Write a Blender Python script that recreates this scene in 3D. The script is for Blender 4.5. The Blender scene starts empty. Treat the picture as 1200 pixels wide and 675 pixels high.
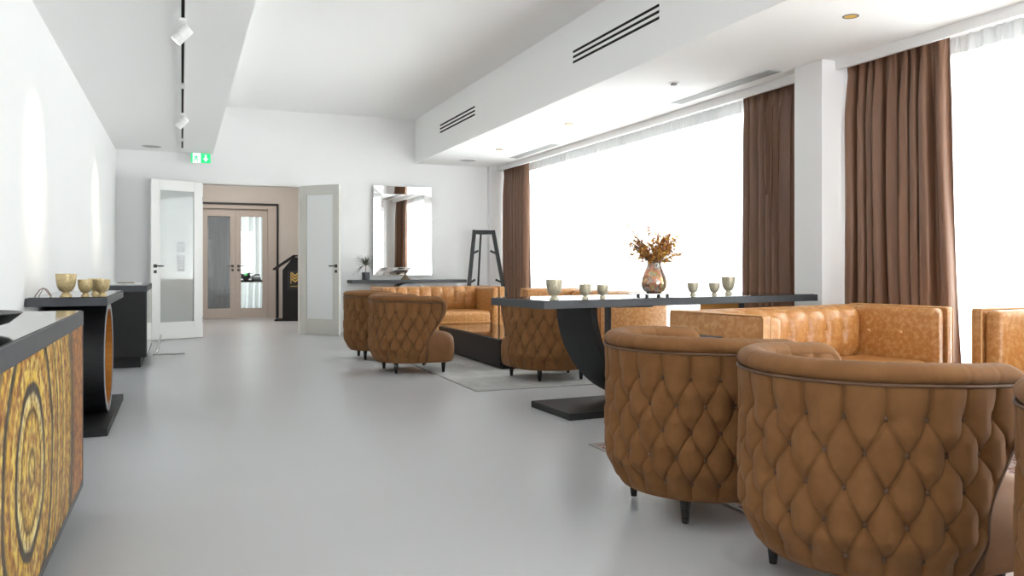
import bpy, bmesh, math, random
import numpy as np
from mathutils import Vector, Matrix
random.seed(7)
PI = math.pi
S = bpy.context.scene
C = S.collection

# ------------------------------------------------------------------ camera, world, light
cam_d = bpy.data.cameras.new('camera'); cam = bpy.data.objects.new('camera', cam_d); C.objects.link(cam)
cam.location = (0, 0, 1.0); cam.rotation_euler = (PI/2, 0, -math.atan(387/953))
cam_d.sensor_width = 36; cam_d.lens = 36*953/1200; cam_d.shift_y = -25.5/1200; cam_d.clip_start = .05
S.camera = cam
S.view_settings.view_transform = 'Standard'; S.view_settings.look = 'None'
S.view_settings.exposure = 0.08; S.view_settings.gamma = 1; S.view_settings.use_curve_mapping = False
S.cycles.max_bounces = 10; S.cycles.diffuse_bounces = 5; S.cycles.transparent_max_bounces = 12
S.cycles.caustics_reflective = False; S.cycles.caustics_refractive = False
S.cycles.use_denoising = True
S.cycles.sample_clamp_indirect = 6

W = bpy.data.worlds.new('overcast'); S.world = W; W.use_nodes = True
W.node_tree.nodes['Background'].inputs[0].default_value = (.93, .97, 1, 1)
W.node_tree.nodes['Background'].inputs[1].default_value = 5.0

def area(name, loc, rot, sx, sy, e, col=(1, 1, 1), spread=PI):
    l = bpy.data.lights.new(name, 'AREA'); l.shape = 'RECTANGLE'; l.size = sx; l.size_y = sy
    l.energy = e; l.color = col; l.spread = spread
    o = bpy.data.objects.new(name, l); C.objects.link(o); o.location = loc; o.rotation_euler = rot
    return o
DAY = (.95, .975, 1)
area('daylight_near_window', (5.6, 1.0, 1.35), (0, PI/2, 0), 2.5, 7.6, 520, DAY)
area('daylight_far_window', (5.6, 8.65, 1.35), (0, PI/2, 0), 2.5, 6.9, 480, DAY)
area('rear_fill', (3.6, -4.4, 1.5), (PI/2, 0, 0), 2.4, 2.4, 70, DAY)  # unseen fill lamp added behind the camera
# unseen fill lamps added outside, tilted up to brighten the ceilings
area('ceiling_fill_near', (7.0, 1.0, .05), (0, PI*.66, 0), 2.2, 8.0, 620, (1, .985, .96))
area('ceiling_fill_far', (7.0, 8.65, .05), (0, PI*.66, 0), 2.2, 7.0, 620, (1, .985, .96))
area('ceiling_fill_rear', (3.0, -6.2, .05), (PI*.66, 0, 0), 4.5, 2.2, 420, (1, .985, .96))
area('daylight_beyond_lobby', (1.2, 20.4, 1.3), (-PI/2, 0, 0), 3.6, 2.4, 80, DAY)
area('lobby_fill', (1.0, 14.3, 3.1), (0, 0, 0), 1.6, 1.6, 55, (1, .95, .9))  # fill lamp added to light the lobby, no fitting modelled

# ------------------------------------------------------------------ materials
def node(nt, t, **kw):
    n = nt.nodes.new(t)
    for k, v in kw.items(): setattr(n, k, v)
    return n
def mat(name, col, rough=.5, metal=0., spec=.5, noise=None, bump=None, coat=0, sheen=0, emit=None, trans=0, alpha=1):
    """noise=(scale, colour2, lo, hi[, stretch]); bump=(scale, strength, distance)"""
    m = bpy.data.materials.new(name); m.use_nodes = True; nt = m.node_tree; b = nt.nodes['Principled BSDF']
    b.inputs['Base Color'].default_value = (*col, 1); b.inputs['Roughness'].default_value = rough
    b.inputs['Metallic'].default_value = metal; b.inputs['Specular IOR Level'].default_value = spec
    b.inputs['Coat Weight'].default_value = coat; b.inputs['Coat Roughness'].default_value = .08
    b.inputs['Sheen Weight'].default_value = sheen; b.inputs['Transmission Weight'].default_value = trans
    b.inputs['Alpha'].default_value = alpha
    if emit: b.inputs['Emission Color'].default_value = (*emit[0], 1); b.inputs['Emission Strength'].default_value = emit[1]
    tc = node(nt, 'ShaderNodeTexCoord')
    if noise:
        mp = node(nt, 'ShaderNodeMapping'); nt.links.new(tc.outputs['Object'], mp.inputs[0])
        if len(noise) > 4: mp.inputs['Scale'].default_value = noise[4]
        n = node(nt, 'ShaderNodeTexNoise'); n.inputs['Scale'].default_value = noise[0]; n.inputs['Detail'].default_value = 6
        n.inputs['Roughness'].default_value = .62
        nt.links.new(mp.outputs[0], n.inputs['Vector'])
        r = node(nt, 'ShaderNodeValToRGB'); r.color_ramp.elements[0].position = noise[2]; r.color_ramp.elements[1].position = noise[3]
        r.color_ramp.elements[0].color = (*col, 1); r.color_ramp.elements[1].color = (*noise[1], 1)
        nt.links.new(n.outputs[0], r.inputs[0]); nt.links.new(r.outputs[0], b.inputs['Base Color'])
    if bump:
        n = node(nt, 'ShaderNodeTexNoise'); n.inputs['Scale'].default_value = bump[0]; n.inputs['Detail'].default_value = 4
        nt.links.new(tc.outputs['Object'], n.inputs['Vector'])
        bp = node(nt, 'ShaderNodeBump'); bp.inputs['Strength'].default_value = bump[1]; bp.inputs['Distance'].default_value = bump[2]
        nt.links.new(n.outputs[0], bp.inputs['Height']); nt.links.new(bp.outputs[0], b.inputs['Normal'])
    return m
M = {}
M['wall'] = mat('white paint', (.84, .84, .84), .55, noise=(3, (.83, .83, .83), .3, .7), bump=(180, .05, .002))
M['ceil'] = mat('ceiling paint', (.92, .918, .91), .7)
M['beige'] = mat('lobby taupe paint', (.58, .54, .495), .6, noise=(2, (.56, .52, .475), .3, .7))
M['taupe'] = mat('taupe lacquer', (.50, .44, .39), .4)
M['floor'] = mat('polished concrete', (.485, .49, .505), .3, spec=.5, noise=(.8, (.51, .516, .53), .2, .8, (.4, 1.3, 1)))
_nt = M['floor'].node_tree
_n = node(_nt, 'ShaderNodeTexNoise'); _n.inputs['Scale'].default_value = 1.2; _n.inputs['Detail'].default_value = 3
_tc = node(_nt, 'ShaderNodeTexCoord'); _nt.links.new(_tc.outputs['Object'], _n.inputs['Vector'])
_mr = node(_nt, 'ShaderNodeMapRange'); _mr.inputs[3].default_value = .28; _mr.inputs[4].default_value = .33
_nt.links.new(_n.outputs[0], _mr.inputs[0]); _nt.links.new(_mr.outputs[0], _nt.nodes['Principled BSDF'].inputs['Roughness'])
M['suede'] = mat('brown suede', (.17, .074, .025), .78, spec=.18, sheen=.05, noise=(9, (.235, .109, .04), .3, .72), bump=(420, .12, .001))
M['suede_seat'] = mat('brown nubuck seat', (.17, .075, .028), .6, spec=.25, sheen=.0, noise=(6, (.225, .103, .042), .3, .7), bump=(300, .1, .001))
M['leather'] = mat('cognac leather', (.42, .175, .045), .36, spec=.5, noise=(34, (.60, .335, .135), .45, .72), bump=(140, .18, .0015))
M['seam'] = mat('leather seam', (.60, .32, .12), .5)
M['darkseam'] = mat('dark suede piping', (.10, .048, .024), .7, noise=(20, (.13, .065, .033), .3, .7))
M['button'] = mat('covered button', (.10, .048, .022), .6, noise=(40, (.14, .07, .032), .3, .7))
M['legblack'] = mat('black lacquered wood', (.012, .011, .011), .25, noise=(30, (.02, .018, .017), .3, .7))
M['blackwood'] = mat('black stained oak', (.007, .007, .008), .5, spec=.3, noise=(14, (.016, .016, .017), .35, .75, (1, 1, 12)), bump=(90, .1, .001))
M['edge'] = mat('graphite edge band', (.036, .038, .044), .45, spec=.5, noise=(10, (.042, .045, .052), .3, .7, (6, 1, 1)))
M['blackglass'] = mat('black glass top', (.02, .021, .024), .06, spec=.8)
M['greyrim'] = mat('grey rim', (.22, .22, .23), .4, noise=(12, (.26, .26, .27), .3, .7))
M['goldin'] = mat('brushed copper gold', (.50, .20, .03), .35, metal=.55, noise=(5, (.62, .28, .06), .3, .7, (1, 1, 8)))
M['curtain'] = mat('brown satin', (.18, .086, .047), .4, spec=.5, sheen=.15, noise=(8, (.215, .108, .061), .3, .7, (1, 1, .1)))
M['rug'] = mat('pale grey rug', (.42, .42, .412), .95, spec=.1, noise=(7, (.52, .52, .51), .35, .65), bump=(260, .6, .004))
M['rugedge'] = mat('rug binding', (.30, .295, .29), .95, noise=(50, (.36, .35, .34), .3, .7))
M['rug2'] = mat('patterned rug', (.45, .38, .36), .95, spec=.1, noise=(28, (.22, .10, .08), .5, .56), bump=(260, .6, .004))
M['doorwhite'] = mat('white door lacquer', (.80, .795, .775), .35)
M['doorgrey'] = mat('warm grey door lacquer', (.62, .61, .57), .35)
M['black'] = mat('black metal', (.012, .012, .013), .35)
M['steel'] = mat('steel', (.6, .6, .6), .25, metal=1)
M['mirror'] = mat('mirror glass', (.93, .94, .94), .015, metal=1)
M['white'] = mat('white plastic', (.8, .8, .79), .4)
M['grille'] = mat('grey grille', (.45, .46, .46), .6)
M['slot'] = mat('dark slot', (.004, .004, .004), .9)
M['mercury'] = mat('speckled gold glass', (.40, .30, .13), .28, metal=.35, spec=.7, noise=(170, (.75, .60, .34), .38, .62))
M['mercury2'] = mat('speckled champagne glass', (.36, .32, .22), .28, metal=.3, spec=.7, noise=(170, (.70, .64, .48), .38, .62))
M['pot'] = mat('charcoal pot', (.05, .052, .058), .45, noise=(20, (.07, .072, .078), .3, .7))
M['leaf'] = mat('dark green leaf', (.035, .06, .03), .5, noise=(20, (.10, .085, .05), .35, .7))
M['trunk'] = mat('thin stem', (.20, .13, .09), .8, noise=(30, (.28, .2, .14), .3, .7))
M['dry1'] = mat('dried amber leaf', (.42, .15, .025), .7, noise=(45, (.13, .04, .015), .48, .62))
M['dry2'] = mat('dried yellow petal', (.70, .38, .06), .7, noise=(45, (.45, .18, .03), .48, .62))
M['bronze'] = mat('aged bronze', (.30, .24, .16), .4, metal=.6, noise=(30, (.2, .15, .1), .3, .7))
M['marble'] = mat('white marble', (.8, .79, .77), .2, noise=(5, (.6, .58, .55), .5, .7))
M['silver'] = mat('silver tray', (.7, .7, .68), .2, metal=1)
M['paper'] = mat('white paper', (.8, .8, .8), .8)
M['ink'] = mat('grey print', (.30, .33, .38), .8)
M['signgreen'] = mat('exit sign green', (.02, .55, .20), .5, emit=((.01, .60, .20), .75))
M['signwhite'] = mat('exit sign white', (.85, .9, .87), .5, emit=((.85, 1, .9), .55))
M['lens'] = mat('lamp lens', (1, .9, .7), .3, emit=((1, .88, .66), 9))
M['gold'] = mat('gold metal', (.75, .50, .14), .3, metal=.8)
M['brass'] = mat('brass reflector', (.65, .42, .08), .35, metal=.7, emit=((.9, .55, .08), .25))
M['screen'] = mat('dark screen', (.02, .03, .03), .2)
M['screengreen'] = mat('green screen figure', (.03, .5, .12), .4, emit=((.03, .6, .12), .8))
M['darkfab'] = mat('charcoal cloth', (.07, .065, .065), .8, noise=(5, (.10, .095, .095), .3, .7))
M['cord'] = mat('grey cord', (.25, .25, .25), .6)
M['copperwire'] = mat('copper wire', (.35, .22, .16), .4, metal=.6)

def cloth_mat(name, col, tr, tl):
    m = bpy.data.materials.new(name); m.use_nodes = True; nt = m.node_tree; nt.nodes.clear()
    o = node(nt, 'ShaderNodeOutputMaterial'); d = node(nt, 'ShaderNodeBsdfDiffuse'); t = node(nt, 'ShaderNodeBsdfTranslucent')
    p = node(nt, 'ShaderNodeBsdfTransparent'); a = node(nt, 'ShaderNodeMixShader'); b = node(nt, 'ShaderNodeMixShader')
    tc = node(nt, 'ShaderNodeTexCoord'); w = node(nt, 'ShaderNodeTexNoise'); w.inputs['Scale'].default_value = 60
    nt.links.new(tc.outputs['Object'], w.inputs['Vector'])
    mr = node(nt, 'ShaderNodeMapRange'); mr.inputs[3].default_value = tr-.04; mr.inputs[4].default_value = tr+.04
    nt.links.new(w.outputs[0], mr.inputs[0])
    d.inputs[0].default_value = (*col, 1); t.inputs[0].default_value = (*col, 1)
    a.inputs[0].default_value = tl
    nt.links.new(d.outputs[0], a.inputs[1]); nt.links.new(t.outputs[0], a.inputs[2])
    nt.links.new(mr.outputs[0], b.inputs[0]); nt.links.new(a.outputs[0], b.inputs[1]); nt.links.new(p.outputs[0], b.inputs[2])
    nt.links.new(b.outputs[0], o.inputs[0]); return m
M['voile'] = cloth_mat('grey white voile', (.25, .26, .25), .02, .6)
M['shade_band'] = cloth_mat('shaded voile band', (.62, .62, .62), .01, .22)  # grey of shaded gathers put into the cloth colour
M['sheer'] = cloth_mat('white voile', (.95, .95, .95), .26, .62)
def glass_mat(name, tint, refl, rough=.02, tr=1.0, dc=(.75, .78, .77)):
    m = bpy.data.materials.new(name); m.use_nodes = True; nt = m.node_tree; nt.nodes.clear()
    o = node(nt, 'ShaderNodeOutputMaterial'); g = node(nt, 'ShaderNodeBsdfGlossy'); p = node(nt, 'ShaderNodeBsdfTransparent')
    d = node(nt, 'ShaderNodeBsdfDiffuse'); d.inputs[0].default_value = (*dc, 1)
    x = node(nt, 'ShaderNodeMixShader'); x.inputs[0].default_value = 1-tr
    nt.links.new(p.outputs[0], x.inputs[1]); nt.links.new(d.outputs[0], x.inputs[2])
    g.inputs['Roughness'].default_value = rough; p.inputs[0].default_value = (*tint, 1)
    a = node(nt, 'ShaderNodeMixShader'); f = node(nt, 'ShaderNodeFresnel'); f.inputs[0].default_value = 1.5
    ad = node(nt, 'ShaderNodeMath', operation='ADD'); ad.inputs[1].default_value = refl; ad.use_clamp = True
    nt.links.new(f.outputs[0], ad.inputs[0]); nt.links.new(ad.outputs[0], a.inputs[0])
    nt.links.new(x.outputs[0], a.inputs[1]); nt.links.new(g.outputs[0], a.inputs[2]); nt.links.new(a.outputs[0], o.inputs[0])
    return m
M['glass'] = glass_mat('window glass', (.97, .99, .98), 0)
M['doorglass'] = glass_mat('door glass', (.8, .84, .83), .1, .03, .45)
M['frosted'] = glass_mat('frosted glass', (.9, .92, .92), .0, .3, .12, (.93, .95, .95))
M['smoked'] = glass_mat('smoked glass', (.55, .55, .55), .12)

def iridescent():
    m = mat('iridescent glass', (.35, .3, .25), .08, metal=.45, trans=.45)
    nt = m.node_tree; b = nt.nodes['Principled BSDF']; tc = node(nt, 'ShaderNodeTexCoord')
    n = node(nt, 'ShaderNodeTexNoise'); n.inputs['Scale'].default_value = 14; nt.links.new(tc.outputs['Object'], n.inputs['Vector'])
    r = node(nt, 'ShaderNodeValToRGB'); cs = [(.3, (.25, .32, .36)), (.42, (.55, .5, .42)), (.5, (.6, .22, .14)), (.58, (.65, .45, .2)), (.7, (.3, .35, .3))]
    e = r.color_ramp.elements; e[0].position = cs[0][0]; e[0].color = (*cs[0][1], 1); e[1].position = cs[-1][0]; e[1].color = (*cs[-1][1], 1)
    for p, c in cs[1:-1]: k = e.new(p); k.color = (*c, 1)
    nt.links.new(n.outputs[0], r.inputs[0]); nt.links.new(r.outputs[0], b.inputs['Base Color']); return m
M['irid'] = iridescent()

def agate():
    """gilded concentric ring artwork under glass: rings around the local origin in the local YZ plane"""
    m = mat('gilded ring panel', (.5, .3, .05), .45, metal=0, spec=.25, coat=.12)
    nt = m.node_tree; b = nt.nodes['Principled BSDF']; tc = node(nt, 'ShaderNodeTexCoord'); L = nt.links.new
    nz = node(nt, 'ShaderNodeTexNoise'); nz.inputs['Scale'].default_value = 5; nz.inputs['Detail'].default_value = 5; L(tc.outputs['Object'], nz.inputs['Vector'])
    sx = node(nt, 'ShaderNodeSeparateXYZ'); L(tc.outputs['Object'], sx.inputs[0])
    cx = node(nt, 'ShaderNodeCombineXYZ'); L(sx.outputs[1], cx.inputs[1]); L(sx.outputs[2], cx.inputs[2])
    ln = node(nt, 'ShaderNodeVectorMath', operation='LENGTH'); L(cx.outputs[0], ln.inputs[0])
    ma = node(nt, 'ShaderNodeMath', operation='MULTIPLY_ADD'); ma.inputs[1].default_value = .05; L(nz.outputs[0], ma.inputs[0]); L(ln.outputs['Value'], ma.inputs[2])
    r = node(nt, 'ShaderNodeValToRGB'); L(ma.outputs[0], r.inputs[0]); e = r.color_ramp.elements
    G, Y, D, Bn, K = (.74, .56, .12), (.66, .42, .035), (.13, .07, .015), (.42, .17, .02), (.05, .033, .02)
    st = [(0, (.40, .34, .16)), (.05, G), (.075, D), (.09, G), (.115, Bn), (.13, G), (.16, Y), (.185, D), (.195, G), (.222, (.75, .66, .3)), (.235, K), (.255, K), (.265, Y),
          (.31, G), (.33, Bn), (.37, Y), (.40, K), (.42, K), (.43, G), (.47, Bn), (.50, Y), (.53, K), (.545, G), (.60, Bn), (.63, Y), (.66, K), (.675, G), (.74, Bn), (.8, Y), (.9, K), (1, Bn)]
    e[0].position, e[0].color = st[0][0], (*st[0][1], 1); e[1].position, e[1].color = 1, (*st[-1][1], 1)
    for p, c in st[1:-1]: k = e.new(p); k.color = (*c, 1)
    n2 = node(nt, 'ShaderNodeTexNoise'); n2.inputs['Scale'].default_value = 38; n2.inputs['Detail'].default_value = 6; L(tc.outputs['Object'], n2.inputs['Vector'])
    r2 = node(nt, 'ShaderNodeValToRGB'); r2.color_ramp.elements[0].position = .36; r2.color_ramp.elements[1].position = .62
    r2.color_ramp.elements[0].color = (.34, .18, .07, 1); r2.color_ramp.elements[1].color = (1.0, 1.0, 1.0, 1); L(n2.outputs[0], r2.inputs[0])
    mx = node(nt, 'ShaderNodeMix', data_type='RGBA', blend_type='MULTIPLY'); mx.inputs[0].default_value = 1
    L(r.outputs[0], mx.inputs[6]); L(r2.outputs[0], mx.inputs[7]); L(mx.outputs[2], b.inputs['Base Color'])
    bp = node(nt, 'ShaderNodeBump'); bp.inputs['Strength'].default_value = .5; bp.inputs['Distance'].default_value = .006
    L(n2.outputs[0], bp.inputs['Height']); L(bp.outputs[0], b.inputs['Normal']); return m
M['agate'] = agate()

# ------------------------------------------------------------------ mesh helpers
class MB:
    def __init__(s): s.v = []; s.f = []
    def add(s, vs, fs):
        k = len(s.v); s.v += [tuple(p) for p in vs]; s.f += [tuple(i+k for i in f) for f in fs]; return s
    def box(s, x0, x1, y0, y1, z0, z1):
        return s.add([(x, y, z) for z in (z0, z1) for y in (y0, y1) for x in (x0, x1)],
                     [(0, 2, 3, 1), (4, 5, 7, 6), (0, 1, 5, 4), (2, 6, 7, 3), (0, 4, 6, 2), (1, 3, 7, 5)])
    def rbox(s, x0, x1, y0, y1, z0, z1, r, seg=3):
        bm = bmesh.new(); bmesh.ops.create_cube(bm, size=1)
        for v in bm.verts: v.co = Vector(((x0+x1)/2+v.co.x*(x1-x0), (y0+y1)/2+v.co.y*(y1-y0), (z0+z1)/2+v.co.z*(z1-z0)))
        bmesh.ops.bevel(bm, geom=list(bm.edges), offset=r, segments=seg, affect='EDGES', profile=.5)
        bm.verts.index_update(); s.add([v.co for v in bm.verts], [[v.index for v in f.verts] for f in bm.faces]); bm.free(); return s
    def grid(s, P, closeu=False, closev=False):
        nu, nv = len(P), len(P[0]); k = len(s.v); s.v += [tuple(p) for row in P for p in row]
        for i in range(nu if closeu else nu-1):
            for j in range(nv if closev else nv-1):
                a = i*nv+j; b = ((i+1) % nu)*nv+j; c = ((i+1) % nu)*nv+(j+1) % nv; d = i*nv+(j+1) % nv
                s.f.append((k+a, k+b, k+c, k+d))
        return s
    def tube(s, pts, r, n=8, cap=True, closed=False):
        pts = [Vector(p) for p in pts]; N = len(pts); rs = r if isinstance(r, (list, tuple)) else [r]*N
        rows = []; up = Vector((0, 0, 1)); prev = None
        for i, p in enumerate(pts):
            t = (pts[(i+1) % N]-pts[i-1]) if closed else (pts[min(i+1, N-1)]-pts[max(i-1, 0)])
            t = t.normalized() if t.length > 1e-9 else up
            if prev is None:
                a = t.cross(up if abs(t.z) < .95 else Vector((1, 0, 0))).normalized()
            else:
                a = (prev-t*prev.dot(t)).normalized()
            prev = a; b = t.cross(a)
            rows.append([p+(a*math.cos(2*PI*k/n)+b*math.sin(2*PI*k/n))*rs[i] for k in range(n)])
        k = len(s.v); s.grid(rows, closeu=closed, closev=True)
        if cap and not closed: s.f.append(tuple(k+j for j in range(n))[::-1]); s.f.append(tuple(k+(N-1)*n+j for j in range(n)))
        return s
    def lathe(s, prof, n=24, c=(0, 0, 0)):
        rows = [[(c[0]+r*math.cos(2*PI*k/n), c[1]+r*math.sin(2*PI*k/n), c[2]+z) for k in range(n)] for r, z in prof]
        return s.grid(rows, closev=True)
    def prism(s, outl, z0, z1):
        n = len(outl); k = len(s.v); s.v += [(x, y, z0) for x, y in outl]+[(x, y, z1) for x, y in outl]
        s.f += [tuple(k+i for i in range(n))[::-1], tuple(k+n+i for i in range(n))]
        s.f += [(k+i, k+(i+1) % n, k+n+(i+1) % n, k+n+i) for i in range(n)]; return s
    def xf(s, m): s.v = [tuple(m @ Vector(p)) for p in s.v]; return s
    def build(s, name, mt, parent=None, smooth=None, bevel=0, loc=(0, 0, 0), rz=0, solid=0):
        me = bpy.data.meshes.new(name); me.from_pydata(s.v, [], s.f)
        bm = bmesh.new(); bm.from_mesh(me); bmesh.ops.recalc_face_normals(bm, faces=bm.faces); bm.to_mesh(me); bm.free()
        me.materials.append(M[mt] if isinstance(mt, str) else mt)
        if smooth is not None:
            me.polygons.foreach_set('use_smooth', [True]*len(me.polygons))
            if smooth < 180: me.set_sharp_from_angle(angle=math.radians(smooth))
        o = bpy.data.objects.new(name, me); C.objects.link(o); o.parent = parent; o.location = loc; o.rotation_euler = (0, 0, rz)
        if bevel:
            b = o.modifiers.new('bevel', 'BEVEL'); b.width = bevel; b.segments = 2; b.limit_method = 'ANGLE'; b.harden_normals = False
        if solid:
            b = o.modifiers.new('solid', 'SOLIDIFY'); b.thickness = solid; b.offset = 0
        return o
def tag(o, label, cat, group=None):
    o['label'] = label; o['category'] = cat
    if group: o['group'] = group
    return o
def thing(name, label, cat, loc=(0, 0, 0), rz=0, group=None):
    o = bpy.data.objects.new(name, None); o.empty_display_size = .1; C.objects.link(o); o.location = loc; o.rotation_euler = (0, 0, rz)
    return tag(o, label, cat, group)
def struct(o): o['kind'] = 'structure'; return o
def dup(root, loc, rz, label, group=None):
    def cp(o, par):
        c = o.copy(); C.objects.link(c); c.parent = par
        for ch in kids.get(o.name, []): cp(ch, c)
        return c
    kids = {}
    for o in list(C.objects):
        if o.parent: kids.setdefault(o.parent.name, []).append(o)
    r = cp(root, None); r.location = loc; r.rotation_euler = (0, 0, rz); r['label'] = label
    if group: r['group'] = group
    return r
def sstep(t): t = max(0., min(1., t)); return t*t*(3-2*t)
def lerp(a, b, t): return a+(b-a)*t

# ------------------------------------------------------------------ room shell
YF, XL, ZL, ZH = 12.25, -.83, 2.59, 3.27
XW = 5.2
struct(MB().box(-1.4, 5.9, -4.1, 21.3, -.12, 0).build('floor', 'floor'))
struct(MB().box(XL-.15, XL, -3.9, YF+.2, 0, 3.4).build('wall_left', 'wall'))
bw = MB()
bw.box(XL, .256, YF, YF+.2, 0, 3.4); bw.box(1.628, XW+.3, YF, YF+.2, 0, 3.4); bw.box(.256, 1.628, YF, YF+.2, 2.19, 3.4)
struct(bw.build('wall_far', 'wall'))
r = MB(); r.box(XL, 2.3, -4.05, -3.9, 0, 3.4); r.box(4.9, XW+.3, -4.05, -3.9, 0, 3.4); r.box(2.3, 4.9, -4.05, -3.9, 2.5, 3.4)
struct(r.build('wall_near', 'wall'))
struct(MB().box(.41, 3.35, -3.9, YF, ZH, ZH+.12).build('ceiling', 'ceil'))
struct(MB().box(XL, .41, -3.9, YF, ZL, ZH+.12).build('ceiling_left', 'ceil'))
cr = MB(); cr.box(3.35, XW+.4, -3.9, YF, ZL, ZH+.12)
struct(cr.build('ceiling_right', 'ceil'))
struct(MB().box(4.55, XW+.1, 4.883, 5.19, 0, ZL).build('wall_pillar', 'wall', bevel=.004))
struct(MB().box(4.55, XW+.1, YF-.10, YF, 0, ZL).build('wall_pilaster', 'wall', bevel=.003))
struct(MB().box(4.68, 4.71, 5.19, YF-.10, 2.515, ZL).build('trim_1', 'wall'))
struct(MB().box(4.68, 4.71, -3.9, 4.883, 2.515, ZL).build('trim_2', 'wall'))
bb = MB(); bb.box(1.72, 4.55, YF-.015, YF, 0, .07)
struct(bb.build('baseboard_far', 'doorwhite', bevel=.002))
# door lining of the opening
tr = MB(); tr.box(.256, .276, YF-.01, YF+.21, 0, 2.19); tr.box(1.608, 1.628, YF-.01, YF+.21, 0, 2.19); tr.box(.256, 1.628, YF-.01, YF+.21, 2.165, 2.19)
struct(tr.build('trim_3', 'doorwhite', bevel=.002))
# windows behind the voile
def window(name, y0, y1, n):
    root = bpy.data.objects.new(name, None); C.objects.link(root); struct(root)
    f = MB(); f.box(XW, XW+.08, y0, y1, 0, .08); f.box(XW, XW+.08, y0, y1, 2.5, 2.59)
    for i in range(n+1):
        y = lerp(y0+.03, y1-.03, i/n); f.box(XW, XW+.08, y-.03, y+.03, .08, 2.5)
    f.build('window_frame', 'white', root)
    for i in range(n):
        a = lerp(y0+.03, y1-.03, i/n)+.03; b = lerp(y0+.03, y1-.03, (i+1)/n)-.03
        MB().box(XW+.035, XW+.041, a, b, .08, 2.5).build('window_pane', 'glass', root)
    return root
window('window_1', -3.9, 4.9, 5)
window('window_2', 5.17, 12.25, 4)

# lobby beyond the open door
lb = MB(); lb.box(-.75, -.6, YF+.2, 16.3, 0, 3.2); struct(lb.build('wall_lobby_left', 'beige'))
struct(MB().box(2.6, 2.75, YF+.2, 16.3, 0, 3.2).build('wall_lobby_right', 'beige'))
w = MB(); w.box(-.75, .28, 16.3, 16.45, 0, 3.2); w.box(1.70, 2.75, 16.3, 16.45, 0, 3.2); w.box(.28, 1.70, 16.3, 16.45, 2.17, 3.2)
struct(w.build('wall_lobby_far', 'beige'))
struct(MB().box(-.75, 2.75, YF+.2, 16.45, 3.2, 3.3).build('ceiling_lobby', 'ceil'))
t = MB(); t.box(.28, 1.735, 16.27, 16.3, 2.17, 2.205); t.box(1.70, 1.735, 16.27, 16.3, 0, 2.17)
struct(t.build('trim_4', 'black'))
w = MB(); w.box(-.6, -.5, 16.45, 20.2, 0, 3.0); w.box(3.2, 3.3, 16.45, 20.2, 0, 3.0); w.box(-.6, 3.3, 16.45, 20.2, 2.9, 3.0)
struct(w.build('wall_back_room', 'wall'))

# ------------------------------------------------------------------ doors
def door_leaf(name, hinge, ang, wd, h, frame_m, glass_m, label, handle_side=1, st=.11, bot=.22):
    root = thing(name, label, 'door', (hinge[0], hinge[1], .006), ang)
    f = MB(); T = .04
    f.box(0, st, -T/2, T/2, 0, h); f.box(wd-st, wd, -T/2, T/2, 0, h); f.box(st, wd-st, -T/2, T/2, 0, bot); f.box(st, wd-st, -T/2, T/2, h-.13, h)
    f.build('frame', frame_m, root, bevel=.003)
    MB().box(st, wd-st, -.006, .006, bot, h-.13).build('glass', glass_m, root)
    bd = MB()
    for sy in (-1, 1):
        y0, y1 = sorted((sy*.006, sy*.021))
        bd.box(st, st+.012, y0, y1, bot, h-.13); bd.box(wd-st-.012, wd-st, y0, y1, bot, h-.13)
        bd.box(st+.012, wd-st-.012, y0, y1, bot, bot+.012); bd.box(st+.012, wd-st-.012, y0, y1, h-.142, h-.13)
    bd.build('glazing_bead', frame_m, root)
    hd = MB()
    for s in (-1, 1):
        hd.box(wd-.075, wd-.03, s*.02-.004, s*.02+.004, .975, 1.02)
        hd.box(wd-.072, wd-.033, s*.02-.004, s*.02+.004, .90, .94)
        hd.tube([(wd-.052, s*.02, .998), (wd-.052, s*.055, .998), (wd-.15, s*.058, .998)], .009, 8)
    hd.build('door_handle', 'black', root, smooth=40)
    hg = MB()
    for z in (.25, h-.25): hg.tube([(-.006, .0, z-.045), (-.006, .0, z+.045)], .009, 8)
    hg.build('hinge', 'steel', root, smooth=40)
    return root
def leaf_angle(h, e): return math.atan2(e[1]-h[1], e[0]-h[0])
L0, L1 = (.262, 12.22), (-.395, 11.93)
door_leaf('glazed_door', L0, leaf_angle(L0, L1), .71, 2.17, 'doorwhite', 'doorglass', 'open white door leaf with reflecting glass, beside the black cabinet on the left')
R0, R1 = (1.622, 12.22), (2.10, 11.70)
door_leaf('glazed_door', R0, leaf_angle(R0, R1), .70, 2.17, 'doorgrey', 'frosted', 'open pale grey door leaf with frosted glass, right of the doorway', st=.10)
door_leaf('glazed_door', (.354, 16.36), 0, .594, 2.084, 'taupe', 'smoked', 'closed taupe lobby door leaf with dark glass and a handle', st=.085, bot=.18)
door_leaf('glazed_door', (1.538, 16.36), PI, .588, 2.084, 'taupe', 'glass', 'taupe lobby door leaf showing bright voile through its glass', st=.085, bot=.18)
fr = MB(); fr.box(.28, .352, 16.29, 16.42, 0, 2.17); fr.box(1.54, 1.70, 16.29, 16.42, 0, 2.17); fr.box(.352, 1.54, 16.29, 16.42, 2.092, 2.17)
struct(fr.build('trim_5', 'taupe', bevel=.003))
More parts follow.
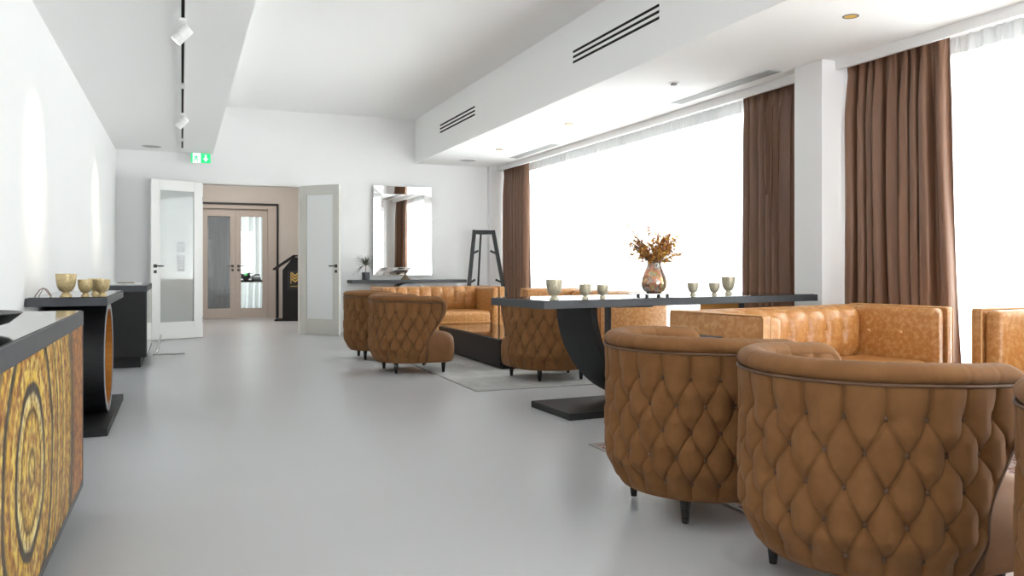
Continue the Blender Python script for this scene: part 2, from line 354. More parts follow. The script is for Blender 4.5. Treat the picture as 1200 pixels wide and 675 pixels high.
# notices stuck to the left leaf's glass
a = leaf_angle(L0, L1)
for (u, z, h, lab) in ((.30, 1.20, .13, 'small square pictogram notice stuck on the left door glass'), (.30, .93, .22, 'tall printed notice stuck on the left door glass below a smaller one')):
    root = thing('paper_notice', lab, 'notice', (L0[0]+u*math.cos(a), L0[1]+u*math.sin(a), z), a)
    MB().box(-.05, .05, .0065, .0075, 0, h).build('sheet', 'paper', root)
    q = MB()
    for i in range(5):
        zz = h*(i+.6)/5.4; q.box(-.038, .038-.012*(i % 2), .0076, .0082, zz, zz+.006)
    q.box(-.044, .044, .0076, .0082, .004, .007); q.box(-.044, .044, .0076, .0082, h-.007, h-.004); q.box(-.044, -.041, .0076, .0082, .004, h-.004); q.box(.041, .044, .0076, .0082, .004, h-.004)
    q.build('print', 'ink', root)

# ------------------------------------------------------------------ curtains
def drape(name, x, y0, y1, z0, z1, folds, amp, mt, label, group=None, seed=1, spreadb=(0, 0), shade_band=True):
    rnd = random.Random(seed); n = folds*14; nz = 46
    ph = [rnd.uniform(0, 2*PI) for _ in range(8)]; am = [rnd.uniform(.6, 1.35) for _ in range(folds+2)]
    P = []
    for i in range(n+1):
        u = i/n; row = []
        for j in range(nz+1):
            w_ = j/nz; z = lerp(z1, z0, w_)
            k = u*folds + .22*math.sin(2*PI*u*2.3+ph[0]) + .10*math.sin(7*w_+ph[1]+9*u)*w_
            kk = int(max(0, min(folds, math.floor(k)))); fr_ = k-math.floor(k)
            A = amp*lerp(am[kk], am[kk+1], fr_)*(0.45+.55*sstep(w_*5))
            sn = math.sin(2*PI*k)
            dx = A*(sn*abs(sn)**-.25 if abs(sn) > 1e-6 else 0) + A*.25*math.sin(2*PI*k*2.1+ph[2]+2*w_)
            if w_ < .07: dx += amp*.35*math.sin(2*PI*u*folds*3.1)*(1-w_/.07)
            yy = lerp(y0-spreadb[0]*w_**2, y1+spreadb[1]*w_**2, u) + .35*A*math.sin(4*PI*k+ph[3])
            row.append((x+dx, yy, z))
        P.append(row)
    o = MB().grid(P).build(name, mt, None, smooth=180)
    tag(o, label, 'curtain', group)
    if shade_band and mt == 'sheer':  # added grey strip stands in for shade in the voile's top gathers
        H_ = [[(P[i][0][0]-.006, P[i][0][1], lerp(z1+.002, z1-.115, j/4)-.0) for j in range(5)] for i in range(len(P))]
        for i, rw in enumerate(H_):
            for j in range(5):
                q = .010*math.sin(2*PI*i/n*folds*1.7)*(.3+j*.25); rw[j] = (rw[j][0]+q-.004, rw[j][1], rw[j][2])
        MB().grid(H_).build('shaded_top_band', 'shade_band', o, smooth=180)
    return o
drape('brown_curtain', 4.80, 3.98, 4.86, .02, 2.583, 9, .045, 'curtain', 'brown satin curtain just right of the white pillar', None, 3, (.09, 0))
drape('brown_curtain', 4.80, 5.22, 6.13, .02, 2.583, 9, .045, 'curtain', 'brown satin curtain just left of the white pillar', None, 5, (.03, 0))
drape('brown_curtain', 4.80, 11.18, 12.13, .02, 2.583, 9, .045, 'curtain', 'brown satin curtain in the far corner beside the coat stand', None, 8, (.06, 0))
drape('sheer_curtain', 4.98, -3.3, 4.86, .02, 2.585, 74, .022, 'sheer', 'white voile curtain at far right between pillar and near wall', None, 11)
drape('sheer_curtain', 4.98, 5.2, 8.78, .02, 2.585, 34, .022, 'sheer', 'white voile panel behind the flower vase, nearer one of the far window', None, 12)
drape('sheer_curtain', 4.98, 8.80, 12.13, .02, 2.585, 32, .022, 'sheer', 'white voile panel between the far corner curtain and the mid window seam', None, 13)
# back room voile, and an added dark cloth that keeps the left glass dark
def drape_x(name, y, x0, x1, z0, z1, folds, amp, mt, label, seed):
    o = drape(name, 0, 0, x1-x0, z0, z1, folds, amp, mt, label, None, seed)
    o.rotation_euler = (0, 0, -PI/2); o.location = (x0, y, 0); return o
drape_x('sheer_curtain', 20.0, .98, 3.1, .02, 2.8, 14, .04, 'voile', 'white voile seen through the right lobby door leaf', 21)
drape_x('dark_backdrop', 19.3, -.4, 1.02, .02, 2.6, 12, .03, 'darkfab', 'charcoal cloth added to darken the left lobby door leaf', 22)
root = thing('wall_mirror', 'small pale mirror behind the dark glass of the left lobby door', 'mirror', (.56, 19.05, .76))
MB().box(-.09, .09, 0, .02, 0, .82).build('glass', 'mirror', root); MB().box(-.11, .11, .02, .035, -.02, .84).build('backing', 'black', root)

# ------------------------------------------------------------------ tufted barrel armchair (faces local +x)
A0, B0, DU, DZ, ZT, RC = .400, .398, .116, .100, .567, 5
def fz(z): return lerp(.86, 1., sstep((z-.09)/.15)) if z < .24 else 1.-.012*sstep((z-.35)/.3)
def xw(z): return .03+.165*sstep((z-.27)/.33)
def plan_len(z): return (PI/2*(A0+B0)/2*fz(z)+xw(z))
def plan(u, z, off=0.):
    """u in [-1,1]; returns point, outward normal, signed arclength"""
    f = fz(z); Lc = PI/2*(A0+B0)/2*f; L = Lc+xw(z); s = abs(u)*L; sg = 1 if u >= 0 else -1
    if s <= Lc:
        t = s/Lc*PI/2; c, sn = math.cos(t), math.sin(t)
        x, y = -A0*f*c, B0*f*sn; nx, ny = -c/A0, sn/B0
    else:
        x = s-Lc; y = B0*f-.10*x*x*sstep(x/.2); nx, ny = 0.02, 1
    k = math.hypot(nx, ny); nx /= k; ny /= k
    return x+nx*off, sg*(y+ny*off), nx, sg*ny, sg*s/f
def ztop(u):
    # rounded upper corner of each wing
    L = plan_len(.62); e = (1-abs(u))*L
    return .668-(.05*(1-math.sqrt(max(0, 1-((.07-e)/.07)**2))) if e < .07 else 0)-.012*sstep((abs(u)-.5)/.5)
def tuft(s, z):
    w_ = (ZT-z)/DZ; a = s/DU
    if w_ < 0: h = abs(math.sin(PI*a)); edge = h**.5
    elif w_ > RC-1: h = abs(math.sin(PI*(a+(RC-1)/2))); edge = h**.5
    else: edge = math.sqrt(abs(math.sin(PI*(a+w_/2))*math.sin(PI*(a-w_/2))))**.62
    # distance to nearest button
    j = min(RC-1, max(0, round(w_))); d2 = 9
    for jj in (j-1, j, j+1):
        if 0 <= jj < RC:
            o = .5*(jj % 2); i = round(a-o)+o
            d2 = min(d2, ((a-i)*DU)**2+((w_-jj)*DZ)**2)
    sp = abs(math.sin(PI*(a+max(0., min(w_, RC-1))/2))); sq = abs(math.sin(PI*(a-max(0., min(w_, RC-1))/2)))
    cr_ = math.exp(-(min(sp, sq)*.024/.0036)**2)
    return .006-.013*(1-edge)-.0045*cr_-.010*math.exp(-d2/.0003)-.012*math.exp(-d2/.0022)
def make_chair(label):
    root = thing('tufted_armchair', label, 'armchair', group='tufted brown armchairs')
    # outer tufted shell
    NU, NV = 560, 150; P = []
    for i in range(NU+1):
        u = -1+2*i/NU; row = []
        for j in range(NV+1):
            z = lerp(.098, ztop(u), j/NV); x, y, nx, ny, s = plan(u, z)
            L = plan_len(z); e = (1-abs(u))*L; fade = sstep(e/.035)*sstep((z-.098)/.02)*sstep((ztop(u)-z+.004)/.012)
            edge_in = -.010*(1-sstep(j/NV/.06))
            d_ = (tuft(s, z)+.004)*fade+edge_in; row.append((x+nx*d_, y+ny*d_, z))
        P.append(row)
    shell = MB().grid(P)
    # closing rims to the inner padding (bottom and wing ends)
    T = .085
    Q = [[(plan(-1+2*i/120, .098, -.008)[0], plan(-1+2*i/120, .098, -.008)[1], .098), (plan(-1+2*i/120, .098, -T)[0], plan(-1+2*i/120, .098, -T)[1], .098)] for i in range(121)]
    shell.grid(Q)
    for sg in (-1, 1):
        shell.grid([[tuple(list(plan(sg, lerp(.098, ztop(1), j/30), -T*k/3)[:2])+[lerp(.098, ztop(1), j/30)]) for k in range(4)] for j in range(31)])
    shell = shell.build('backrest', 'suede', root, smooth=180)
    # inner channelled padding
    P = []
    for i in range(241):
        u = -1+2*i/240; row = []
        for j in range(31):
            z = lerp(.28, ztop(u)+.02, j/30); x, y, nx, ny, s = plan(u, z, -T)
            d_ = -.020*abs(math.sin(PI*s/DU))**.6*sstep((1-abs(u))*6)-.012*math.sin(PI*j/30); row.append((x+nx*d_, y+ny*d_, z))
        P.append(row)
    MB().grid(P).build('inner_padding', 'suede', root, smooth=180)
    # rolled rim : path up one wing edge, over the top, down the other
    path = []   # (point, normal, outward(in-surface), rw, rh, s)
    def wing(sg):
        out = []
        for j in range(24):
            z = lerp(.10, ztop(1)-.004, j/23); x, y, nx, ny, s = plan(sg, z, -T/2); out.append((x, y, z, nx, ny, 0))
        return out
    top = []
    for i in range(241):
        u = -1+2*i/240; z = ztop(u); x, y, nx, ny, s = plan(u, z, -T/2+.004)
        top.append((x, y, z+.012, nx, ny, s))
    path = wing(-1)+top[1:-1]+wing(1)[::-1]
    rows, pipe = [], []
    N = len(path)
    for i, (x, y, z, nx, ny, s) in enumerate(path):
        a_, b_ = path[max(0, i-2)], path[min(N-1, i+2)]; t = Vector((b_[0]-a_[0], b_[1]-a_[1], b_[2]-a_[2])).normalized()
        n = Vector((nx, ny, 0)); n = (n-t*n.dot(t)).normalized(); o = n.cross(t); 
        if o.z < 0 and 24 <= i < N-24: o = -o
        if i < 24 or i >= N-24:
            if o.x < 0: o = -o
        topness = sstep(min(i-12, N-1-12-i)/16)
        rw = lerp(.040, .050, topness); rh = lerp(.018, .034, topness)
        pl = 1-.05*math.exp(-(((s/DU+.5) % 1-.5)*DU/.006)**2)*topness
        p = Vector((x, y, z)); R_ = []
        for k in range(20):
            c, sn = math.cos(2*PI*k/20), math.sin(2*PI*k/20)
            R_.append(p+n*rw*c*pl+o*(rh*sn*pl+(.012*topness)))
        rows.append(R_)
        pipe.append(p+n*(lerp(.041, .047, topness))-o*lerp(.002, .014, topness))
    rm = MB().grid(rows, closev=True); rm.f.append(tuple(range(20))); rm.f.append(tuple((N-1)*20+k for k in range(20)))
    roll = rm.build('rolled_rim', 'suede', root, smooth=180)
    MB().tube(pipe, .0052, 8).build('piping', 'darkseam', roll, smooth=180)
    # buttons
    bme = None
    for r_ in range(RC):
        z = ZT-r_*DZ; L = plan_len(z)
        for i in range(-8, 9):
            s = (i+.5*(r_ % 2))*DU; u = s*fz(z)/L
            if abs(u) > 1-.035/L: continue
            x, y, nx, ny, _ = plan(u, z, -.0275)
            if bme is None:
                q = MB().lathe([(0.0001, .009), (.006, .008), (.0105, .004), (.0115, -.001), (.010, -.006)], 12); q.xf(Matrix.Rotation(PI/2, 4, 'Y'))
                b_ = q.build('button', 'button', shell, smooth=180); bme = b_.data
            else:
                b_ = bpy.data.objects.new('button', bme); C.objects.link(b_); b_.parent = shell
            b_.location = (x, y, z); b_.rotation_euler = (0, 0, math.atan2(ny, nx))
    # seat
    def seat_outline(ins):
        pts = []
        xf_, yb, yw = .325-ins, .325-ins*.6, .375-ins
        r_ = .10
        for k in range(9): t = k/8*PI/2; pts.append((xf_-r_+r_*math.cos(t), yw-r_+r_*math.sin(t)))
        for k in range(1, 7): t = k/6; pts.append((lerp(xf_-r_, .05, t), yw-.006*t))
        pts.append((.03, yb))
        for k in range(1, 16): t = PI/2+k/16*PI/2; pts.append((.0+.335*math.cos(t), yb*math.sin(t)))
        pts.append((-.335, 0))
        return pts+[(x, -y) for x, y in pts[::-1][1:]]
    prof = [(.098, .03), (.105, .012), (.13, .002), (.20, -.004), (.27, -.004), (.325, .004), (.355, .022), (.372, .05), (.383, .10), (.388, .16)]
    rows = [[(x, y, z) for x, y in seat_outline(i_)] for z, i_ in prof]
    sm = MB().grid(rows, closev=True); n_ = len(rows[0]); sm.f.append(tuple(range(n_))); sm.f.append(tuple(len(sm.v)-n_+k for k in range(n_)))
    sm.build('seat', 'suede_seat', root, smooth=60)
    for (x, y) in ((-.21, .2), (-.21, -.2), (.225, .285), (.225, -.285)):
        q = MB().lathe([(.0001, .0), (.0125, 0), (.0135, .004), (.023, .1), (.0001, .1)], 16, (x, y, 0))
        q.build('leg', 'legblack', root, smooth=40)
    return root
chair = make_chair('tufted brown suede armchair in the foreground, the nearest seen whole')
chair.location = (2.05, 2.0, .006); chair.rotation_euler = (0, 0, .03)
dup(chair, (2.02, 2.86, .006), -.02, 'tufted brown suede armchair beside the black dining table base, left of the nearest one')
dup(chair, (2.13, 1.06, .006), .03, 'tufted brown suede armchair cut off by the right edge of the photo')
dup(chair, (2.04, 7.60, .006), .05, 'tufted armchair on the left side of the far coffee table, nearer of the pair')
dup(chair, (2.02, 8.78, .006), -.03, 'tufted armchair nearest the mirror console, farther of the far left pair')
dup(chair, (3.06, 6.62, .006), PI/2, 'tufted armchair with its back turned, at the near end of the black coffee table')

# ------------------------------------------------------------------ leather sofa (faces local +x, width along y)
def tube_loop(pts, r): return MB().tube(pts, r, 6, closed=True)
def make_sofa(name, label, Wd, D, H, loc, rz, nch=8):
    root = thing(name, label, 'sofa', loc, rz)
    x0, x1, hw = -D/2, D/2, Wd/2
    # back slab + padded channels
    MB().rbox(x0, x0+.06, -hw+.055, hw-.055, .09, H-.005, .016).build('back_panel', 'leather', root, smooth=60)
    yi = hw-.15; n = nch*12; P = []
    prof = [(.40, .00), (.42, .035), (.50, .065), (.60, .070), (.68, .062), (.715, .045), (.735, .015), (.742, -.02), (.740, -.05)]
    k_ = (H-.0)/.75
    for i in range(n+1):
        v = i/n; y = lerp(-yi, yi, v); ch = abs(math.sin(PI*v*nch)); row = []
        for j in range(33):
            q = j/32*(len(prof)-1); a = int(min(q, len(prof)-2)); t = q-a
            z = lerp(prof[a][0], prof[a+1][0], t)*k_; dx = lerp(prof[a][1], prof[a+1][1], t)
            pil = (1-ch**.5)*.034*(1 if dx > -.03 else .3)
            db = min(((v*nch-round(v*nch))*(2*yi/nch))**2+(z-.585*k_)**2, 9)
            row.append((x0+.105+dx-pil*.8-.018*math.exp(-db/.0005), y, z-pil*.15))
        P.append(row)
    bk = MB().grid(P).build('back_cushion', 'leather', root, smooth=180)
    bt = None
    for i in range(1, nch):
        y = lerp(-yi, yi, i/nch)
        q = MB().lathe([(0.0001, .009), (.006, .008), (.010, .004), (.011, -.002)], 10); q.xf(Matrix.Rotation(PI/2, 4, 'Y'))
        q.build('button', 'seam', bk, smooth=180, loc=(x0+.142, y, .585*k_))
    # seat
    st = MB().rbox(x0+.14, x1-.035, -yi, yi, .255, .435, .055, 5).build('seat_cushion', 'leather', root, smooth=60)
    MB().tube([(x1-.033, -yi+.02, .30), (x1-.033, yi-.02, .30)], .006, 6).build('seam', 'seam', st, smooth=60)
    MB().rbox(x0+.05, x1-.06, -yi-.01, yi+.01, .09, .27, .015).build('base_frame', 'leather', root, smooth=60)
    for sg in (-1, 1):
        am = MB().rbox(x0, x1, *sorted((sg*hw, sg*(hw-.058))), .09, H, .014).build('arm', 'leather', root, smooth=60)
        MB().rbox(x0+.04, x1-.012, *sorted((sg*(hw-.06), sg*(hw-.158))), .10, H-.006, .035, 5).build('arm_pad', 'leather', am, smooth=60)
        e = MB()
        for yy in (sg*hw-sg*.001, sg*(hw-.057)):
            e.tube([(x0+.012, yy, H-.003), (x1-.012, yy, H-.003), (x1-.002, yy, H-.014), (x1-.002, yy, .11)], .0045, 6)
        e.build('piping', 'seam', am, smooth=60)
        for xb in (-.12, .10):
            q = MB().lathe([(0.0001, .008), (.006, .007), (.010, .003), (.011, -.002)], 10); q.xf(Matrix.Rotation(-sg*PI/2, 4, 'X').inverted())
            q.build('button', 'seam', am, smooth=180, loc=(xb, sg*(hw-.16), H-.16))
    for x in (x0+.08, x1-.10):
        for y in (-hw+.09, hw-.09):
            MB().lathe([(.0001, 0), (.015, 0), (.024, .092), (.0001, .092)], 14, (x, y, 0)).build('leg', 'legblack', root, smooth=40)
    return root
make_sofa('leather_sofa', 'cognac leather sofa facing the camera beyond the black dining table', 1.66, .67, .75, (3.40, 3.70, .006), -PI/2+math.radians(10), 8)
make_sofa('leather_sofa', 'cognac leather sofa along the window at the right edge of the photo', 1.8, .68, .76, (4.40, 2.32, .006), PI, 8)
make_sofa('leather_sofa', 'cognac leather sofa in front of the far wall, below the mirror', 1.56, .78, .74, (3.03, 10.03, 0), -PI/2, 8)
make_sofa('leather_sofa', 'cognac leather sofa along the far window behind the dining table', 1.95, .72, .74, (3.98, 7.68, .006), PI, 8)

# ------------------------------------------------------------------ tables
def dining_table():
    root = thing('dining_table', 'long black table with glossy top on a curved half-ring pedestal', 'table', (3.17, 4.945, 0), math.radians(8))
    hl, hw = 1.215, .33
    MB().box(-hl, hl, -hw, hw, .741, .789).build('tabletop', 'edge', root, bevel=.002)
    MB().box(-hl+.03, hl-.03, -hw+.012, hw-.012, .7885, .792).build('glass_top', 'blackglass', root)
    R_, T, dp, dc = .70, .052, .205, .115
    rows = []
    for i in range(65):
        t = PI+i/64*PI; c, s = math.cos(t), math.sin(t)
        rows.append([(R_*c, dc-dp, .742+R_*s), (R_*c, dc+dp, .742+R_*s), ((R_-T)*c, dc+dp, .742+(R_-T)*s), ((R_-T)*c, dc-dp, .742+(R_-T)*s)])
    q = MB().grid(rows, closev=True); q.f.append((0, 1, 2, 3)); q.f.append((len(q.v)-4, len(q.v)-3, len(q.v)-2, len(q.v)-1))
    ped = q.build('pedestal', 'blackwood', root, smooth=40)
    rows = [[((R_-T-.001)*math.cos(PI+i/64*PI), y, .742+(R_-T-.001)*math.sin(PI+i/64*PI)) for y in (dc-dp+.004, dc+dp-.004)] for i in range(65)]
    MB().grid(rows).build('inner_lining', 'goldin', ped, smooth=180)
    MB().box(-.92, .92, -.285, .285, 0, .045).build('base_plate', 'blackwood', root, bevel=.002, loc=(.075, .10, 0), rz=-math.radians(5.5))
    return root
dining_table()
def ring_console(label, loc, rz, ln, dp, ring_off=0, h=.82):
    """length along local x, ring axis along local y, front at -y"""
    root = thing('console_table', label, 'console table', loc, rz)
    MB().box(-ln/2, ln/2, -dp/2, dp/2, h-.052, h-.004).build('tabletop', 'edge', root, bevel=.002)
    MB().box(-ln/2+.02, ln/2-.02, -dp/2+.01, dp/2-.01, h-.0045, h).build('glass_top', 'blackglass', root)
    zb = .045; R_ = (h-.052-zb)/2; zc = zb+R_; T = .045; y0, y1 = -dp/2+.045, dp/2-.02
    def ring(Ra, Rb, ya, yb):
        return MB().grid([[(ring_off+Ra*math.cos(t), ya, zc+Ra*math.sin(t)), (ring_off+Ra*math.cos(t), yb, zc+Ra*math.sin(t)),
                           (ring_off+Rb*math.cos(t), yb, zc+Rb*math.sin(t)), (ring_off+Rb*math.cos(t), ya, zc+Rb*math.sin(t))] for t in [2*PI*i/72 for i in range(72)]], closeu=True, closev=True)
    rg = ring(R_, R_-T, y0, y1).build('ring', 'blackwood', root, smooth=40)
    ring(R_-.001, R_-T-.001, y0-.004, y0).build('rim', 'greyrim', rg, smooth=40)
    ring(R_-T, R_-T-.003, y0, y1-.002).build('lining', 'goldin', rg, smooth=40)
    MB().lathe([(.001, 0), (R_-T, 0)], 48).xf(Matrix.Translation((ring_off, y1-.01, zc)) @ Matrix.Rotation(PI/2, 4, 'X')).build('back_disc', 'goldin', rg)
    MB().box(-ln/2+.01, ln/2-.01, -dp/2, dp/2, 0, zb).build('base_plate', 'blackwood', root, bevel=.002)
    return root
ring_console('black console with gold-lined ring base along the left wall', (-.615, 6.03, 0), PI/2, 1.42, .42, -.03)
ring_console('long black console below the mirror on the far wall', (3.17, 12.0, 0), 0, 1.76, .38, 0, .80)

def cabinet(label, y0, y1, h, zc, panel_m, xf=-.37):
    root = thing('low_cabinet', label, 'cabinet', ((XL+xf)/2, (y0+y1)/2, 0))
    hx, hy = (xf-XL)/2-.002, (y1-y0)/2
    MB().box(-hx, hx, -hy, hy, h-.06, h-.003).build('countertop', 'edge', root, bevel=.002)
    MB().box(-hx+.01, hx-.006, -hy+.01, hy-.01, h-.0035, h).build('glass_top', 'blackglass', root)
    MB().box(-hx, hx-.012, -hy+.004, hy-.004, .105, h-.06).build('body', 'blackwood', root, bevel=.002)
    f = MB(); f.box(hx-.012, hx-.001, -hy+.004, -hy+.02, .105, h-.06); f.box(hx-.012, hx-.001, hy-.02, hy-.004, .105, h-.06); f.box(hx-.012, hx-.001, -hy+.02, hy-.02, .105, .13)
    f.build('panel_frame', 'edge', root)
    p = MB(); zz = zc if zc else .45
    p.box(0, .010, -hy+.02, hy-.02, .13-zz, h-.06-zz)
    p.build('front_panel', panel_m, root, loc=(hx-.012, 0, zz))
    MB().box(-hx, hx-.06, -hy+.06, hy-.06, 0, .105).build('plinth', 'blackwood', root)
    return root
cabinet('low black cabinet with a gilded concentric ring panel, cut off at lower left', 1.28, 3.74, .82, .452, 'agate')
M['paleagate'] = mat('pale mother-of-pearl panel', (.72, .70, .62), .12, coat=.8, noise=(7, (.5, .46, .34), .45, .7, (1, 3, .6)))
cabinet('low black cabinet with a pale panel beside the open white door', 8.78, 10.2, .81, None, 'paleagate', -.315)

def coffee_table():
    root = thing('coffee_table', 'low long black box coffee table on the grey rug', 'coffee table', (3.2, 8.28, .006))
    hx, hy = .37, 1.0
    MB().box(-hx, hx, -hy, hy, .03, .285).build('body', 'blackwood', root, bevel=.003)
    MB().box(-hx+.02, hx-.02, -hy+.02, hy-.02, .285, .291).build('glass_top', 'blackglass', root)
    MB().box(-hx+.05, hx-.05, -hy+.05, hy-.05, 0, .03).build('plinth', 'black', root)
coffee_table()
def c_table(label, loc, rz, h=.64):
    root = thing('side_table', label, 'side table', loc, rz)
    MB().box(-.16, .16, -.2, .2, h-.03, h).build('tabletop', 'edge', root, bevel=.002)
    MB().box(.13, .16, -.03, .03, .02, h-.03).build('post', 'edge', root, bevel=.002)
    MB().box(-.14, .16, -.17, .17, 0, .02).build('base_plate', 'blackwood', root, bevel=.002)
c_table('slim dark side table near the far window sofa, mostly behind the dining table', (3.375, 5.87, .0), PI, .70)
c_table('slim dark side table at the outer arm of the sofa, behind the armchairs', (2.33, 3.56, .006), math.radians(9), .64)

# rugs
def rug(name, label, x0, x1, y0, y1, mt):
    root = thing(name, label, 'rug', ((x0+x1)/2, (y0+y1)/2, 0)); hx, hy = (x1-x0)/2, (y1-y0)/2
    MB().box(-hx+.02, hx-.02, -hy+.02, hy-.02, 0, .005).build('pile', mt, root)
    b = MB(); b.box(-hx, hx, -hy, -hy+.02, 0, .006); b.box(-hx, hx, hy-.02, hy, 0, .006); b.box(-hx, -hx+.02, -hy+.02, hy-.02, 0, .006); b.box(hx-.02, hx, -hy+.02, hy-.02, 0, .006)
    b.build('binding', 'rugedge', root)
rug('area_rug', 'pale grey rug under the far coffee table and armchairs', 2.17, 4.5, 6.10, 9.60, 'rug')
rug('area_rug', 'patterned reddish rug whose corner shows left of the foreground armchairs', 2.11, 4.3, 1.2, 4.06, 'rug2')

# ------------------------------------------------------------------ coat stand
cs = thing('coat_stand', 'tall black tripod coat stand in front of the far corner curtain', 'coat stand', (4.27, 11.72, 0))
zt = 1.55
def bar(m_, p, q, w, t, tdir):
    p, q = Vector(p), Vector(q); d = (q-p).normalized(); s = Vector(tdir).normalized(); s = (s-d*s.dot(d)).normalized(); n = d.cross(s)
    vs = [a+s*w/2*i+n*t/2*j for a in (p, q) for i, j in ((-1, -1), (1, -1), (1, 1), (-1, 1))]
    m_.add(vs, [(0, 1, 2, 3), (7, 6, 5, 4), (0, 4, 5, 1), (1, 5, 6, 2), (2, 6, 7, 3), (3, 7, 4, 0)])
tops = [(-.15, -.06), (.15, -.06), (0.02, .12)]; feet = [(-.36, -.20), (.40, -.20), (.02, .36)]
for k in range(3):
    m_ = MB(); bar(m_, (*feet[k], 0), (*tops[k], zt), .055 if k < 2 else .022, .028, (1, 0, 0) if k < 2 else (1, 0, 0)); m_.build('leg', 'blackwood', cs)
m_ = MB()
for a_, b_ in ((0, 1), (1, 2), (2, 0)): bar(m_, (*tops[a_], zt-.03), (*tops[b_], zt-.03), .03, .06, (0, 1, 0))
m_.build('top_frame', 'blackwood', cs)
for z in (1.22, .78, .35):
    for k in range(3):
        t = z/zt; x, y = lerp(feet[k][0], tops[k][0], t), lerp(feet[k][1], tops[k][1], t); dx = -x/math.hypot(x, y); dy = -y/math.hypot(x, y)
        m_ = MB(); bar(m_, (x, y, z-.03), (x+dx*.11, y+dy*.05, z+.015), .03, .018, (0, 0, 1)); m_.build('hook', 'blackwood', cs)

# ------------------------------------------------------------------ big mirror, tilted forward a little
mr = thing('framed_mirror', 'large mirror framed in mirror glass on the far wall above the long console', 'mirror', (3.143, 12.215, .865))
mw, mh, bwid = .455, 1.355, .115
MB().box(-mw, mw, .0, .02, 0, mh).build('backing', 'steel', mr)
MB().box(-mw+bwid, mw-bwid, -.012, -.006, bwid, mh-bwid).build('mirror_glass', 'mirror', mr)
def strip(pts): return MB().add(pts, [(0, 1, 2, 3)])
o_, i_ = (-.024, -.010)
ox, iz = mw, bwid
corn_o = [(-mw, o_, 0), (mw, o_, 0), (mw, o_, mh), (-mw, o_, mh)]
corn_i = [(-mw+bwid, i_, bwid), (mw-bwid, i_, bwid), (mw-bwid, i_, mh-bwid), (-mw+bwid, i_, mh-bwid)]
for k in range(4):
    a_, b_ = k, (k+1) % 4
    q = MB().add([corn_o[a_], corn_o[b_], corn_i[b_], corn_i[a_]]+[(p[0], .0, p[2]) for p in (corn_o[a_], corn_o[b_], corn_i[b_], corn_i[a_])],
                 [(0, 1, 2, 3), (4, 5, 6, 7), (0, 1, 5, 4), (1, 2, 6, 5), (2, 3, 7, 6), (3, 0, 4, 7)])
    q.build('border_strip', 'mirror', mr)
e = MB()
for k in range(4): e.tube([Vector(corn_i[k])+Vector((0, -.003, 0)), Vector(corn_i[(k+1) % 4])+Vector((0, -.003, 0))], .004, 6)
e.build('bead', 'steel', mr, smooth=60)

# ------------------------------------------------------------------ small things
def goblet(label, loc, h, r, mt, group=None):
    k = h/.1; k2 = r/.036
    root = thing('glass_cup', label, 'cup', loc)
    pr = [(.0001, .016*k), (.011*k2, .017*k), (.023*k2, .027*k), (.031*k2, .046*k), (.0345*k2, .068*k), (.036*k2, .1*k), (.0335*k2, .1*k), (.032*k2, .068*k), (.0285*k2, .048*k), (.020*k2, .031*k), (.0001, .023*k)]
    MB().lathe(pr, 28).build('bowl', mt, root, smooth=50)
    MB().lathe([(.0001, 0), (.021*k2, 0), (.021*k2, .003*k), (.015*k2, .011*k), (.012*k2, .018*k), (.0001, .018*k)], 28).build('foot', mt, root, smooth=50)
    return root
TZ = .792
goblet('largest gold speckled cup at the left end of the dining table', (2.18, 4.66, TZ), .125, .053, 'mercury2')
goblet('small speckled cup beside the large one on the dining table left end', (2.42, 4.70, TZ), .092, .039, 'mercury2')
goblet('small speckled cup just left of the tray and vase', (2.58, 4.76, TZ), .085, .039, 'mercury2')
goblet('small speckled cup just right of the flower vase', (3.42, 4.95, TZ), .088, .039, 'mercury2')
goblet('small speckled cup between another small cup and the large right one', (3.62, 4.97, TZ), .085, .039, 'mercury2')
goblet('large speckled cup at the right of the dining table cups', (3.79, 5.03, TZ), .13, .050, 'mercury2')
goblet('largest gold speckled cup on the left console', (-.64, 5.50, .82), .135, .057, 'mercury')
goblet('small round gold cup in the middle of the left console row', (-.540, 5.53, .82), .10, .043, 'mercury')
goblet('gold cup half hidden between two others on the left console', (-.52, 5.90, .82), .10, .043, 'mercury')
goblet('gold cup nearest the console front edge on the left', (-.452, 5.56, .82), .10, .046, 'mercury')

# wire stand on the left console
w_ = thing('wire_stand', 'small bent copper wire stand on the left console near the wall', 'stand', (-.755, 5.48, .82))
MB().tube([(-.045, 0, .002), (-.02, 0, .04), (0, 0, .052), (.02, 0, .04), (.042, 0, .002)], .003, 6).build('front_wire', 'copperwire', w_, smooth=60)
MB().tube([(-.03, .05, .002), (0, .004, .052), (.03, .05, .002)], .003, 6).build('rear_wire', 'copperwire', w_, smooth=60)
# black dish on the near cabinet
d_ = thing('shallow_dish', 'black shallow oval dish on the near left cabinet', 'dish', (-.60, 2.62, .82))
MB().lathe([(.0001, .012), (.07, .014), (.15, .035), (.185, .052), (.188, .050), (.155, .022), (.08, .0), (.0001, 0)], 40).build('bowl', 'black', d_, smooth=50)
